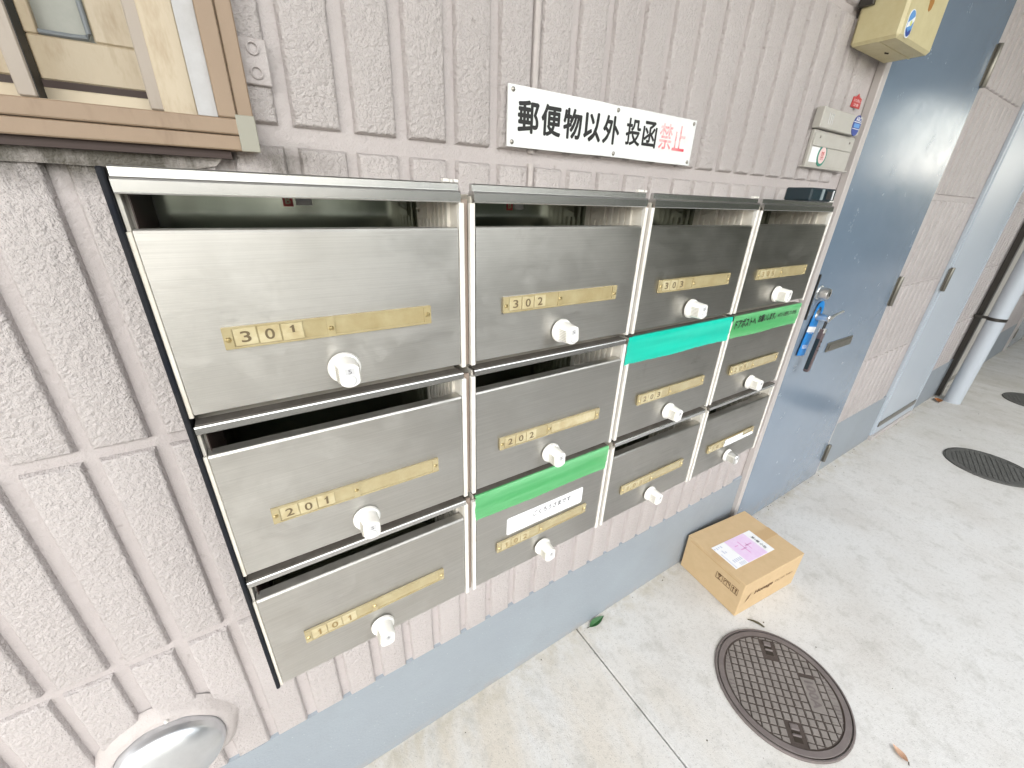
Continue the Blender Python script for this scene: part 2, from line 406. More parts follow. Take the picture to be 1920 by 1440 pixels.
rib_me = [rib_mesh(RW, b - a).mesh('rib', 'stucco', True) for a, b in ROWS]
def rib_ok(x, r):
    if x > -.9 and x < -.035 and r >= 3: return False                        # window
    if -.14 < x < 1.09 and r == 1: return False                                # hidden behind the mailboxes
    for a, b in ((1.40, 2.30), (2.95, 3.72), (4.17, 5.2), (6.38, 7.3)):
        if a - .012 < x < b + .01: return False
    return True
far = MB()
for k in range(-24, 330):
    xc = .1035 + PITCH * k
    for r, (a, b) in enumerate(ROWS):
        if not rib_ok(xc, r): continue
        if xc < -.62 or r == 5 or xc > 3.0:
            if xc > -1.6 and xc < 12: 
                t = rib_mesh(RW, b - a); far.add([(v[0] + xc, v[1], v[2] + a) for v in t.v], t.f)
            continue
        o = put('rib', rib_me[r], wall, (xc + random.uniform(-.0012, .0012), random.uniform(-.0006, .0004), a)); o.scale.x = random.uniform(.975, 1.02)
o = part('distant_ribs', far, 'stucco', wall, True); o['kind'] = 'stuff'
# caulked panel seam and the smooth mortar under the window
cb = MB().lathe([(.0062, 1.352), (.0062, 2.4)], (.3455, .0068, 0), 'z', 10).lathe([(.0060, 1.0), (.0060, 1.338)], (.3455, .0070, 0), 'z', 10)
part('caulk_seam', cb, 'hood_mortar', wall, True)
mo = MB(); pts = [(-.95, 1.300), (-.30, 1.302), (-.22, 1.3035), (-.15, 1.302), (-.10, 1.304), (-.078, 1.309), (-.070, 1.318), (-.066, 1.331), (-.066, 1.338), (-.95, 1.338)]
mo.prism(pts, -.0035, .006)
part('mortar_patch', mo, 'mortar', wall)

# ------------------------------------------------------------------ window (top left)
win = thing('barred_window', 'brown metal-framed window with grey security bars, at the top left of the wall', 'window', (-.3, 0, 1.33))
def wp(name, mb, mats, parent=win, **k):
    mb.v = [(x + .3, y, z - 1.33) for x, y, z in mb.v]; return part(name, mb, mats, parent, **k)
fr = MB()
fr.cbox(-.95, -.0345, -.020, .004, 1.3245, 1.3385, .0012).cbox(-.95, -.0495, -.023, .004, 1.3390, 1.3535, .0012)
fr.cbox(-.0492, -.0345, -.020, .004, 1.3390, 2.3, .0012).cbox(-.0660, -.0497, -.0225, .004, 1.3540, 2.3, .0012)
frame = wp('window_frame', fr, 'win_frame')
wp('frame_underside', MB().box(-.95, -.062, -.0125, .006, 1.3165, 1.3242), 'win_dark')  # brown reveal, with the frame's shadow line put into its dark colour
wp('corner_cap', MB().cbox(-.0515, -.0338, -.0236, -.0195, 1.3238, 1.3575, .0006), 'corner_cap', frame)
wp('caulk_strip', MB().box(-.083, -.0663, -.0155, .02, 1.3545, 2.3), 'caulk')
wp('jamb', MB().cbox(-.1115, -.0832, .000, .06, 1.3545, 2.3, .001), 'win_sash')
wp('sill', MB().box(-.95, -.0835, .0045, .09, 1.350, 1.3565).cbox(-.95, -.1117, .028, .06, 1.3566, 1.3685, .001), 'win_sash')
wp('sill_gap', MB().box(-.95, -.1117, .050, .066, 1.3686, 1.3775), 'win_dark')
sash = wp('sash', MB().cbox(-.95, -.205, .05, .075, 1.3776, 2.3, .0015).cbox(-.2045, -.1120, .052, .075, 1.3776, 1.414, .0015).cbox(-.1555, -.1120, .052, .075, 1.4141, 2.3, .0015).cbox(-.2045, -.195, .052, .075, 1.4141, 2.3, .001), 'win_sash')
wp('glass_pane', MB().box(-.1955, -.155, .060, .066, 1.4135, 2.3), 'frosted', sash)
wp('gasket', MB().tube([(-.1945, .0525, 1.4165), (-.170, .0525, 1.4165), (-.1605, .0525, 1.4172), (-.1582, .0525, 1.4205), (-.1582, .0525, 2.3)], .0022), 'gasket', sash, smooth=True)
for x in (-.2075, -.1155):
    b_ = wp('security_bar', MB().cbox(x - .0065, x + .0065, .002, .018, 1.3566, 2.3, .0012), 'win_bar')
    wp('bar_side_shade', MB().box(x + .0066, x + .0072, .0035, .030, 1.3566, 2.3), 'bar_shade', b_)  # shaded side of the bar, put in as a black sheet
wp('window_reveal', MB().box(-.95, -.067, .091, .10, 1.35, 2.35), 'win_dark')

# two-ring bracket painted over, right of the window
br = thing('bracket_plate', 'small stucco-painted plate with two round rings beside the window frame', 'bracket', (-.022, 0, 1.41))
b1 = MB().cbox(-.0135, .0135, -.0045, .0, -.0205, .0205, .001)
pl = part('plate', b1, 'groove', br)
for z in (.0115, -.0095):
    part('ring', MB().lathe([(.0062, -.0046), (.0062, -.0066), (.0048, -.0070), (.0042, -.0066), (.0042, -.0046)], (0, 0, z), 'y', 20, cap0=False, cap1=False), 'groove', br, True)

# ------------------------------------------------------------------ mailboxes
CW = .315; ZR = [1.255, 1.0335, .812]; DY = -.14; DW = .1459; DH = .1735
mbx = {}
def shared(key, fn):
    if key not in mbx: mbx[key] = fn()
    return mbx[key]
def m_casing():
    b = MB()
    for s in (-1, 1):
        x0, x1 = sorted((s * .1500, s * .1472)); b.box(x0, x1, -.134, -.004, -.1775, .0330)
        for k in range(8):                               # moulded ribs on the inner side walls
            y = -.018 - k * .0135; xa, xb = sorted((s * .1474, s * .1432)); b.box(xa, xb, y - .0032, y + .0032, -.160, .030)
    b.box(-.1470, .1470, -.130, -.004, -.1772, -.1745).box(-.1470, .1470, -.1225, -.004, .0325, .0350)
    return b.mesh('casing', 'ivory')
def m_back(): return MB().box(-.1470, .1470, -.0060, -.0041, -.1740, .0322).mesh('back_panel', 'steel_in')
def m_strip(s, mk):
    x0, x1 = sorted((s * .1472, s * .1535)); return MB().cbox(x0, x1, -.1415, -.1342, -.1780, .0262, .0007).mesh('side_strip', mk)
def m_gap():
    return MB().box(.1537, .1613, -.1335, -.130, -.1775, .030).mesh('gap_strip', 'gap_brown')  # brown strip set in the gap between neighbouring boxes
def m_rail(top):
    if top: p = [(-.1300, .0390), (-.1300, .0468), (-.1352, .0468), (-.1360, .0455), (-.1362, .0392), (-.1404, .0388), (-.1412, .0380), (-.1419, .0366)]
    else: p = [(-.1230, .0362), (-.1404, .0360), (-.1411, .0356), (-.1419, .0343)]
    p += [(-.1419, .0276), (-.1408, .0264), (-.1375, .0268), (-.1375, .0315), (-.1230, .0320)]
    b = MB().prism(p, -.1490, .1490, 'yz')
    if not top: b.box(-.1480, .1480, -.1398, -.1240, .0363, .0370, 1)  # dirt film, its brown also holding the dark reflection of the door above
    return b.mesh('slot_rail', ['steel_rail', 'ledge_dirt_reflect'])
def m_door():
    p = [(-.1400, -DH + .0008), (-.1400, -.0032), (-.1387, -.0009), (-.1376, -.0003), (-.1245, -.0003), (-.1245, -.0015), (-.1368, -.0015), (-.1374, -.0030), (-.1374, -DH), (-.1393, -DH)]
    b = MB().prism(p, -DW, DW, 'yz')
    b.box(-DW + .0004, -DW + .0018, -.1373, -.128, -DH + .003, -.004).box(DW - .0018, DW - .0004, -.1373, -.128, -DH + .003, -.004)
    return b.mesh('door', 'steel')
def m_holder():
    b = MB()
    y0, y1 = -.1428, -.1403
    b.cbox(-.1055, .1058, y0, y1, -.1098, -.0878, .0005)
    for z0, z1 in ((-.1098, -.1078), (-.0898, -.0878)): b.box(-.1050, .1053, -.1440, y0, z0, z1)
    b.box(-.1055, -.0975, -.1441, y0, -.1096, -.0880).box(-.0125, -.0045, -.1441, y0, -.1096, -.0880).box(.0968, .1057, -.1441, y0, -.1096, -.0880)
    return b.mesh('name_holder', 'holder')
def m_screw(mk='brass'):
    return MB().lathe([(.0026, 0), (.0026, -.0006), (.0018, -.0016), (.0004, -.0019)], (0, 0, 0), 'y', 12).mesh('screw', mk, True)
def m_tile(ch, faded):
    b = MB().cbox(-.0097, .0097, -.0012, 0, -.0086, .0086, .0003)
    if ch:
        wd = {'1': .0042}.get(ch[0], .0086)
        if ch == '1x': b.wtext('1', -wd / 2 - .0002, wd / 2 - .0002, -.0012, .0066, -.00155, .010, 1, 4, None); b.box(-.0097, .0097, -.0017, -.0013, -.0086, -.0014, 0)
        else: b.wtext(ch, -wd / 2, wd / 2, -.0056, .0056, -.00155, .012, 1, 4)
    return b.mesh('digit_tile', ['tile', 'digit_faded' if faded else 'digit'])
def m_knob():
    return MB().lathe([(.0085, -.1401), (.0085, -.1420), (.0178, -.1425), (.0182, -.1440), (.0172, -.1475), (.0140, -.1492)], (0, 0, 0), 'y', 36).mesh('knob', 'knob', True)
def m_grip(mk):
    # tapered grip with flat ribbed flanks
    b = MB(); n = 40; rings = [(.0152, .0126, -.1486), (.0150, .0116, -.1540), (.0142, .0106, -.1650), (.0137, .0102, -.1710), (.0126, .0091, -.1722)]
    vs = []
    for rz, rx, y in rings:
        for i in range(n):
            a = 2 * math.pi * i / n; c_, s_ = math.cos(a), math.sin(a)
            x = math.copysign(min(abs(c_) * rz * 1.0, rx), c_); vs.append((x, y, s_ * rz))
    fs = []
    for k in range(len(rings) - 1):
        for i in range(n): fs.append((k * n + i, k * n + (i + 1) % n, (k + 1) * n + (i + 1) % n, (k + 1) * n + i))
    fs.append(tuple((len(rings) - 1) * n + i for i in range(n)))
    b.add(vs, fs)
    for s in (-1, 1):
        for k in range(7):
            z = -.0078 + k * .0026
            xa, xb = sorted((s * .0098, s * .0118)); b.box(xa, xb, -.1680, -.1530, z - .0006, z + .0006, 1)
    return b.mesh('grip', [mk, 'knob_rib'], True)
def m_window():
    b = MB().box(-.0050, .0050, -.1728, -.1723, .0020, .0090, 0); b.wtext('5', -.0018, .0018, .0030, .0080, -.17305, 0, 1)
    return b.mesh('dial_window', ['grey_face', 'grey_print'])
def m_coin():
    b = MB().lathe([(.0062, -.1722), (.0062, -.1732), (.0053, -.1735)], (0, 0, -.0050), 'y', 24, 0)
    b.lathe([(.0046, -.17355), (.0042, -.1738)], (0, 0, -.0050), 'y', 20, 1); b.box(-.0006, .0006, -.1741, -.1737, -.0084, -.0016, 0)
    return b.mesh('coin_slot', ['grey_face', 'knob'], True)
def m_brk():
    b = MB().box(.1405, .1432, -.060, -.030, .004, .028).tube([(.1400, -.058, .020), (.136, -.054, .020), (.134, -.040, .016), (.140, -.030, .012)], .0013, 6)
    return b.mesh('hinge_bracket', 'ivory')
def m_clip():
    b = MB().cbox(.1300, .1372, -.1375, -.1310, .0470, .0505, .0005).cbox(.1380, .1420, -.1370, -.1315, .0470, .0500, .0005).cbox(.1440, .1490, -.1370, -.1315, .0470, .0502, .0005)
    return b.mesh('corner_clip', 'white_trim')
LAB = {
 (0, 0): 'brushed steel mailbox reading 301, beside the black end trim in the top row',
 (1, 0): 'brushed steel mailbox reading 302, in the top row under the white sign',
 (2, 0): 'steel mailbox reading 303, directly above the teal taped one',
 (3, 0): 'steel mailbox reading 305, in the top row beside the blue door',
 (0, 1): 'steel mailbox reading 201, between the ones reading 301 and 101',
 (1, 1): 'steel mailbox reading 202 with a pale paper strip in its name holder',
 (2, 1): 'steel mailbox reading 203 whose slot is sealed with teal tape',
 (3, 1): 'steel mailbox reading 205 whose slot is sealed with handwritten green tape',
 (0, 2): 'steel mailbox reading 101, bottom row beside the black end trim',
 (1, 2): 'steel mailbox reading 102 with green tape and a white sticker on its door',
 (2, 2): 'steel mailbox reading 103 with an open slot, below the teal taped one',
 (3, 2): 'steel mailbox reading 105 with white label strips and a chrome knob grip'}
NUM = {(c, r): f'{3 - r}0{(1, 2, 3, 5)[c]}' for c in range(4) for r in range(3)}
for r in range(3):
    for c in range(4):
        mb_ = thing('mailbox', LAB[c, r], 'mailbox', (CW * c, 0, ZR[r]), 'steel mailboxes in the wall cluster')
        put('casing', shared('casing', m_casing), mb_); put('back_panel', shared('back', m_back), mb_)
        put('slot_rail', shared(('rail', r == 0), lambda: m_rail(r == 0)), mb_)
        if c == 0:
            o = put('end_trim', shared('endtrim', lambda: MB().cbox(-.1556, -.1508, -.1408, -.004, -.1790, .0455, .0012).mesh('end_trim', 'navy')), mb_)
            put('side_strip', shared('strip0', lambda: MB().cbox(-.1506, -.1466, -.1385, -.1342, -.1770, -.002, .0006).mesh('side_strip', 'ivory')), mb_)
        else: put('side_strip', shared('stripl', lambda: m_strip(-1, 'white_trim')), mb_)
        if c == 0: put('inner_shade', shared('inner', lambda: MB().box(-.1430, -.1422, -.1300, -.0070, -.165, .031).mesh('inner_shade', 'win_dark')), mb_)  # dark sheet put in for the shade on this unlit inner wall
        put('side_strip', shared('stripr', lambda: m_strip(1, 'white_trim')), mb_)
        if c < 3: put('gap_strip', shared('gap', m_gap), mb_)
        if r == 0 and True: put('corner_clip', shared('clip', m_clip), mb_)
        put('hinge_bracket', shared('brk', m_brk), mb_)
        dr = put('door', shared('door', m_door), mb_); dr.rotation_euler.x = random.uniform(-.004, .004); dr.location.z = random.uniform(-.0006, .0004)
        nh = put('name_holder', shared('holder', m_holder), mb_)
        for x in (-.1015, -.0085, .1012): put('screw', shared('screw', m_screw), nh, (x, -.1441, -.0990 + random.uniform(-.002, .001)))
        for k, ch in enumerate(NUM[c, r]):
            o = put('digit_tile', shared((ch, r, c == 3, (c, r, k) == (0, 0, 2)), lambda: m_tile('1x' if (c, r, k) == (0, 0, 2) else ch, r == 2 or c == 3)), nh, (-.0868 + .0207 * k, -.14285, -.0986))
            o.location.z += random.uniform(-.0004, .0004); o.rotation_euler.y = random.uniform(-.03, .03)
        if (c, r) == (1, 1):
            part('paper_strip', MB().box(-.003, .0955, -.1435, -.1429, -.1070, -.0906), 'tile', nh, label='pale paper strip filling the name slot')
        if (c, r) == (3, 2):
            b = MB().box(-.036, .1050, -.1450, -.1442, -.1100, -.1000).box(-.036, .047, -.1453, -.14515, -.1085, -.0885)
            for k in range(7):
                x = -.024 + .009 * k; b.tube([(x, -.1455, -.103), (x + .004, -.1455, -.096 - .001 * (k % 3)), (x + .003, -.1455, -.101)], .0005, 4, 1)
            part('label_strip', b, ['paper', 'pale_print'], nh, label='white printed label strip stuck over the name holder')
        kb = put('knob', shared('knob', m_knob), mb_, (-.001, 0, -.148))
        kk = 'chrome' if (c, r) == (3, 2) else 'knob'
        g = put('grip', shared(('grip', kk), lambda: m_grip(kk)), kb); put('dial_window', shared('win', m_window), kb); put('coin_slot', shared('coin', m_coin), kb)
        kb.rotation_euler.y = {(0, 0): 0, (0, 1): .05, (0, 2): .12}.get((c, r), random.uniform(-.15, .15))
        if r == 0 and c < 2:
            b = MB().box(-.020, -.009, -.0068, -.0061, .0145, .0285, 0).box(-.006, .012, -.0067, -.0061, .0160, .0270, 1); b.wtext('B', -.0175, -.0115, .0170, .0260, -.0070, .03, 2)
            part('maker_sticker', b, ['red_sticker', 'grey_face', 'tile'], mb_)

# tapes and stickers on the mailboxes
def tape(c, r, x0, x1, ztop, zbot, mk, nm, lab, ends=False):
    t = thing(nm, lab, 'tape', (CW * c, 0, ZR[r]))
    pr_ = [(-.1392, ztop + .0012), (-.1420, ztop + .0006), (-.1429, ztop - .0012), (-.1427, .0285), (-.1422, .020), (-.1418, .010), (-.1416, .0028), (-.1414, -.0020), (-.1411, zbot)]
    b = MB(); n = 44; P = len(pr_)
    for i in range(n + 1):
        u = i / n; x = x0 + (x1 - x0) * u
        for k, (y, z) in enumerate(pr_):
            e = .0005 * math.sin(37 * u + k) + random.uniform(-.0002, .0002)
            zz = z + (.0010 * math.sin(9 * u + 1) + random.uniform(-.0006, .0006) if k == P - 1 else 0)
            sag = .0009 * math.sin(math.pi * u) if 3 < k < 7 else 0
            if ends and (u < .04 or u > .965): y = min(y, -.1424)
            b.v.append((x + (random.uniform(-.0012, .0012) if i in (0, n) else 0), y + (abs(e) * -1 if k < P - 1 else 0) + sag, zz))
    for i in range(n):
        for k in range(P - 1): b.f.append((i * P + k, i * P + k + 1, (i + 1) * P + k + 1, (i + 1) * P + k)); b.m.append(0)
    o = part('tape_strip', b, mk, t, True, fix=False)
    return t
tape(1, 2, -.1490, .1480, .0362, -.0165, 'tape_green', 'green_tape', 'plain green tape sealing the slot above the white sticker')
tt = tape(3, 1, -.1500, .1480, .0362, -.0150, 'tape_green', 'green_tape', 'green tape with black handwriting sealing the slot beside the blue door')
b = MB()
def tface(st, x0, x1, z0, z1, bold):
    def fn(u, w_):
        z = z0 + (z1 - z0) * w_; y = -.1433
        return (x0 + (x1 - x0) * u, y, z)
    b.text(st, fn, bold, 0, 2)
tface('ドアポストへ', -.140, -.055, .0075, .0290, .03); tface('お願いします。', -.046, .030, .0105, .0285, .03); tface('※ポストは使用していません', .040, .132, .0120, .0245, .02)
part('handwriting', b, 'black_ink', tt, fix=False)
tape(2, 1, -.1610, .1590, .0372, -.0150, 'tape_teal', 'teal_tape', 'bright teal tape sealing the slot of the mailbox reading 203', True)
st_ = thing('thank_you_sticker', 'white sticker with small Japanese print between green tape and the 102 name holder', 'sticker', (CW, 0, ZR[2]))
b = MB()
pp = [];  x0, x1, z0, z1 = -.085, .093, -.0800, -.0420
for cx, cz, a0 in ((x1 - .003, z1 - .003, 0), (x0 + .003, z1 - .003, 90), (x0 + .003, z0 + .003, 180), (x1 - .003, z0 + .003, 270)):
    for k in range(4): a = R_(a0 + 30 * k); pp.append((cx + .003 * math.cos(a), cz + .003 * math.sin(a)))
b.prism(pp, -.1412, -.1403)
part('sticker_sheet', b, 'paper', st_)
part('print', MB().wtext('ごくろうさまです', -.028, .062, -.0612, -.0488, -.1416, .02), 'grey_print', st_, fix=False)

# ------------------------------------------------------------------ white sign
sg = thing('notice_sign', 'white enamel sign with black and worn red Japanese lettering above the mailboxes', 'sign', (.507, 0, 1.396))
b = MB(); poly = []
nx = 12
top = [(-.2155 + .431 * i / nx) for i in range(nx + 1)]
fz = lambda x: .0385 - (.0009 if abs(x) < .03 else 0)
poly = [(x, fz(x)) for x in top] + [(x, -.0385 + (.0008 if abs(x) < .04 else 0)) for x in reversed(top)]
b.prism(poly, -.0085, -.0055)
part('sign_plate', b, 'sign_white', sg)
b = MB()
for i, ch in enumerate('郵便物以外'):
    x0 = -.1985 + i * .0428; b.wtext(ch, x0, x0 + .0385, -.0195, .0225, -.0089, .030)
for i, ch in enumerate('投函'):
    x0 = .0268 + i * .0425; b.wtext(ch, x0, x0 + .0375, -.0170, .0240, -.0089, .020)
part('black_lettering', b, 'black_ink', sg, fix=False)
b = MB()
for i, ch in enumerate('禁止'):
    x0 = .1145 + i * .0400; b.wtext(ch, x0, x0 + .0365, -.0160, .0255, -.0089, .012)
part('red_lettering', b, 'red_worn', sg, fix=False)
for x in (-.2075, .003, .2080):
    for z in (.0325, -.0325): put('screw', shared('sscrew', lambda: MB().lathe([(.0034, 0), (.0030, -.0012), (.0012, -.0022)], (0, 0, 0), 'y', 12).mesh('screw', 'screw', True)), sg, (x, -.0085, z - (.001 if x == .003 and z > 0 else 0)))

# ------------------------------------------------------------------ doors
def hinge(p, x, z, h, lab=None):
    b = MB().lathe([(.0075, z - h / 2), (.0085, z - h / 2 + .002), (.0085, z + h / 2 - .002), (.0075, z + h / 2)], (x, -.0165, 0), 'z', 14)
    b.box(x - .020, x - .002, -.0125, -.0085, z - h / 2 + .004, z + h / 2 - .004); return part('hinge', b, 'bronze', p, True)
d1 = thing('apartment_door', 'blue steel door with a hanging key safe, directly right of the mailboxes', 'door', (1.865, 0, 0))
b = MB().cbox(-.385, .385, -.010, .008, .012, 2.1, .003)
leaf = part('door_leaf', b, 'door_blue', d1)
b = MB().cbox(-.418, -.3885, -.0125, .0083, .0, 2.15, .002).cbox(.3885, .412, -.006, .0083, .0, 2.15, .002).cbox(-.388, .388, -.0125, .0083, 2.104, 2.15, .002)
part('door_frame', b, 'door_frame', d1)
hinge(d1, .395, .975, .125); hinge(d1, .395, .147, .10); hinge(d1, .383, 1.755, .125)
b = MB().cbox(-.3830, -.3745, -.0150, -.0102, .945, 1.095, .001)
part('lock_guard', b, 'black_ink', d1)
b = MB().lathe([(.023, -.0100), (.023, -.0125), (.0195, -.0140), (.0185, -.034), (.0165, -.040), (.0120, -.0415)], (-.338, 0, 1.033), 'y', 28)
lk = part('lock_cylinder', b, 'chrome', d1, True)
part('keyhole', MB().box(-.340, -.336, -.0428, -.0414, 1.026, 1.040), 'hole', lk)
b = MB().lathe([(.022, -.0100), (.022, -.0140), (.0125, -.0150), (.0110, -.040), (.0120, -.042), (.0120, -.052), (.0100, -.054)], (-.298, 0, .948), 'y', 24)
b.tube([(-.298, -.047, .948), (-.275, -.049, .949), (-.255, -.049, .956), (-.195, -.049, .962)], [.0075, .0060, .0048, .0040], 10)
part('lever_handle', b, 'chrome', d1, True)
b = MB().cbox(-.112, .112, -.0145, -.0102, -.019, .019, .0015).cbox(-.100, .100, -.0175, -.0146, -.010, .011, .0012)
o = part('mail_slot', b, 'bronze', d1, loc=(.0050, 0, .800))
# hanging card
hc = thing('door_hanger_card', 'bright blue hanger card with a white band, hooked on the door handle', 'card', (1.556, -.016, .925))
outer = [(-.030 + .0, .0), (.030, .0)]
def card_poly():
    p = []
    for k in range(13): a = R_(180 - 15 * k); p.append((.030 * math.cos(a), .044 + .034 * math.sin(a)))
    p += [(.030, -.118), (-.030, -.118)]; return p
P = card_poly(); H = [(.0185 * math.cos(R_(180 - 15 * k)), .036 + .0225 * math.sin(R_(180 - 15 * k))) for k in range(25)]
b = MB()
n = 13
vs = [(x, 0, z) for x, z in P[:n]] + [(x, 0, z) for x, z in H[:n]]
b.add(vs, [(i, i + 1, n + i + 1, n + i) for i in range(n - 1)])
b.add([(-.030, 0, .044), (-.0185, 0, .036), (-.013, 0, .020), (0, 0, .0135), (.013, 0, .020), (.0185, 0, .036), (.030, 0, .044), (.030, 0, -.118), (-.030, 0, -.118)], [(0, 1, 2, 3, 8), (3, 4, 5, 6, 7), (3, 7, 8)])
b.add([(v[0], .0012, v[2]) for v in b.v], [tuple(reversed(f)) for f in b.f])
cd = part('card_sheet', b, 'card_blue', hc, fix=False)
b = MB().box(-.0302, .0302, -.0006, .0004, -.0325, -.0125, 0)
part('white_band', b, ['paper'], hc)
b = MB()
for k, s in enumerate(('LINE', 'INFO')):
    pass
for k in range(5):
    x = -.015 + .008 * k; b.tube([(x, -.0008, -.078), (x + .0015, -.0008, -.092), (x + .004, -.0008, -.090)], .0007, 5)
for k in range(4): b.tube([(-.012 + .008 * k, -.0008, -.035), (-.008 + .008 * k, -.0008, -.038)], .0006, 5)
o = part('white_writing', b, 'paper', hc); o['kind'] = 'stuff'
hc.rotation_euler.y = R_(9)
# key safe
ks = thing('key_safe', 'long dark brown key safe hanging by its shackle from the door handle', 'key safe', (1.567, -.046, .943))
b = MB().tube([(-.007, 0, -.045), (-.007, 0, -.006), (-.005, 0, .006), (0, 0, .0105), (.005, 0, .006), (.007, 0, -.006), (.007, 0, -.045)], .0022, 8)
part('shackle', b, 'dark_metal', ks, True)
b = MB().cbox(-.0095, .0095, -.0085, .0085, -.188, -.030, .0035)
part('safe_body', b, 'keysafe', ks, True)
b = MB().cbox(-.0101, -.0094, -.0062, .0062, -.178, -.066, .0003)
part('side_panel', b, 'teal_black', ks)
b = MB()
for k in range(6):
    b.lathe([(.0024, -.0086), (.0020, -.0100)], (-.004 + .008 * (k % 2), 0, -.075 - .016 * (k // 2)), 'y', 10)
part('button_pad', b, 'dark_metal', ks, True)
part('top_cap', MB().cbox(-.0085, .0085, -.0092, .0092, -.046, -.0295, .002), 'chrome', ks)
ks.rotation_euler.y = R_(6)

d2 = thing('narrow_door', 'narrow pale blue door past the wide blue one, with a grey rail across its foot', 'door', (3.315, 0, 0))
part('door_leaf', MB().cbox(-.325, .325, -.010, .008, .030, 2.1, .003), 'door_pale', d2)
part('kick_rail', MB().cbox(-.32, .32, -.016, -.0102, .085, .120, .002), 'bronze', d2)
part('threshold', MB().cbox(-.35, .35, -.020, .008, .0, .0285, .003), 'door_frame', d2)
part('door_frame', MB().cbox(-.352, -.328, -.006, .0083, .0285, 2.15, .002).cbox(.328, .352, -.014, .0083, .0285, 2.15, .002), 'door_pale', d2)
hinge(d2, -.335, .975, .12)
d3 = thing('distant_door', 'grey door half hidden behind the drainpipe', 'door', (4.72, 0, 0))
part('door_leaf', MB().cbox(-.40, .40, -.010, .008, .030, 2.1, .003), 'intercom', d3)
part('kick_rail', MB().cbox(-.39, .39, -.016, -.0102, .085, .120, .002), 'bronze', d3)
part('door_frame', MB().cbox(-.46, -.403, -.024, .0083, .0, 2.15, .002).cbox(.403, .45, -.024, .0083, .0, 2.15, .002), 'dark_metal', d3)
d4 = thing('far_blue_door', 'farthest blue-grey door at the right edge, past the drainpipe', 'door', (6.85, 0, 0))
part('door_leaf', MB().cbox(-.40, .40, -.010, .008, .012, 2.1, .003), 'door_blue', d4)
part('door_frame', MB().cbox(-.44, -.403, -.014, .0083, .0, 2.15, .002).cbox(.403, .44, -.014, .0083, .0, 2.15, .002), 'door_frame', d4)
hinge(d4, -.405, .190, .10)
# drainpipe
dp = thing('drainpipe', 'pale blue-grey drainpipe standing on the concrete before the far doors', 'pipe', (4.215, -.105, 0))
part('pipe_tube', MB().lathe([(.047, 0), (.047, 2.449)], (0, 0, 0), 'z', 28), 'pipe', dp, True)
part('bracket', MB().lathe([(.0485, .625), (.0500, .627), (.0500, .645), (.0485, .647)], (0, 0, 0), 'z', 28, cap0=False, cap1=False).box(-.012, .012, .045, .112, .628, .644), 'dark_metal', dp)

# ------------------------------------------------------------------ things on the wall near the door
yb = thing('utility_box', 'yellowed cream utility box with an oval sticker, high on the wall by the door', 'utility box', (1.345, 0, 1.638))
b = MB().cbox(-.103, .103, -.096, -.001, 0, .33, .006)
part('box_cover', b, 'yellow', yb, True)
part('cover_lip', MB().cbox(-.0985, .0985, -.0600, -.0560, -.0015, .001, .0005), 'yellow', yb)
part('screw_hole', MB().lathe([(.0045, -.0006), (.0045, .002)], (.010, -.040, 0), 'z', 12).box(.0, .018, -.0415, -.0385, -.0008, .001), 'hole', yb)
def caps(cx, cz, rx, h, n=9):
    p = []
    for k in range(n): a = math.pi * k / (n - 1); p.append((cx + rx * math.cos(a), cz + h + rx * math.sin(a)))
    for k in range(n): a = math.pi + math.pi * k / (n - 1); p.append((cx + rx * math.cos(a), cz - h + rx * math.sin(a)))
    return p
b = MB().prism(caps(-.068, .0285, .0165, .0085), -.0970, -.0958, mi=0).prism(caps(-.068, .0285, .0150, .0080), -.0974, -.0971, mi=1)
b.prism([(-.082, .028), (-.066, .036), (-.054, .044), (-.053, .036), (-.064, .026), (-.082, .019)], -.0977, -.0975, mi=2)
b.prism(ell(-.067, .0290, .0048, .0052, 14), -.0981, -.0978, mi=3).prism([(-.081, .018), (-.070, .013), (-.056, .021), (-.055, .012), (-.068, .0055), (-.079, .011)], -.0977, -.0975, mi=4)
part('oval_sticker', b, ['paper', 'sky_sticker', 'paper', 'yellow_print', 'blue_sticker'], yb)
part('rust_spot', MB().prism([(.000, .066), (.008, .064), (.016, .070), (.020, .082), (.014, .095), (.002, .098), (-.006, .085)], -.0964, -.0958), 'rust', yb)
part('slit_shadow', MB().cbox(-.115, -.1035, -.030, -.001, .070, .110, .001), 'dark_metal', yb)  # dark block put in for the shadowed slit beside the box

ic = thing('doorbell_panel', 'beige two-part doorbell name panel with stickers, on the wall left of the blue door', 'panel', (1.300, 0, 1.448))
part('upper_cover', MB().cbox(-.122, .098, -.0200, -.001, .0205, .0640, .0015), 'intercom', ic)
part('lower_plate', MB().cbox(-.115, .118, -.0090, -.001, -.0610, .0185, .001).cbox(-.112, .112, -.0120, -.0091, -.0165, .0120, .001), 'intercom', ic)
part('bottom_lip', MB().cbox(-.127, .122, -.0150, -.001, -.0650, -.0612, .001), 'intercom', ic)
b = MB()
for k in range(3): b.tube([(-.085 + .010 * k, -.0203, .030), (-.088 + .010 * k, -.0203, .052)], .0009, 5)
b.tube([(-.092, -.0203, .0535), (-.060, -.0203, .0515)], .0007, 5)
part('faint_mark', b, 'grey_face', ic)
b = MB().prism(ell(.070, .0420, .0225, .0235, 24), -.0212, -.0201, mi=0).box(.0485, .0915, -.0216, -.0213, .0490, .0505, 1).box(.0485, .0915, -.0216, -.0213, .0340, .0352, 1)
b.wtext('ABC', .056, .084, .052, .0615, -.0217, .02, 1).box(.054, .086, -.0216, -.0213, .0375, .0465, 2)
part('round_blue_sticker', b, ['blue_sticker', 'paper', 'sky_sticker'], ic)
part('white_label', MB().box(-.105, -.063, -.0100, -.0091, -.0520, -.0185), 'paper', ic)
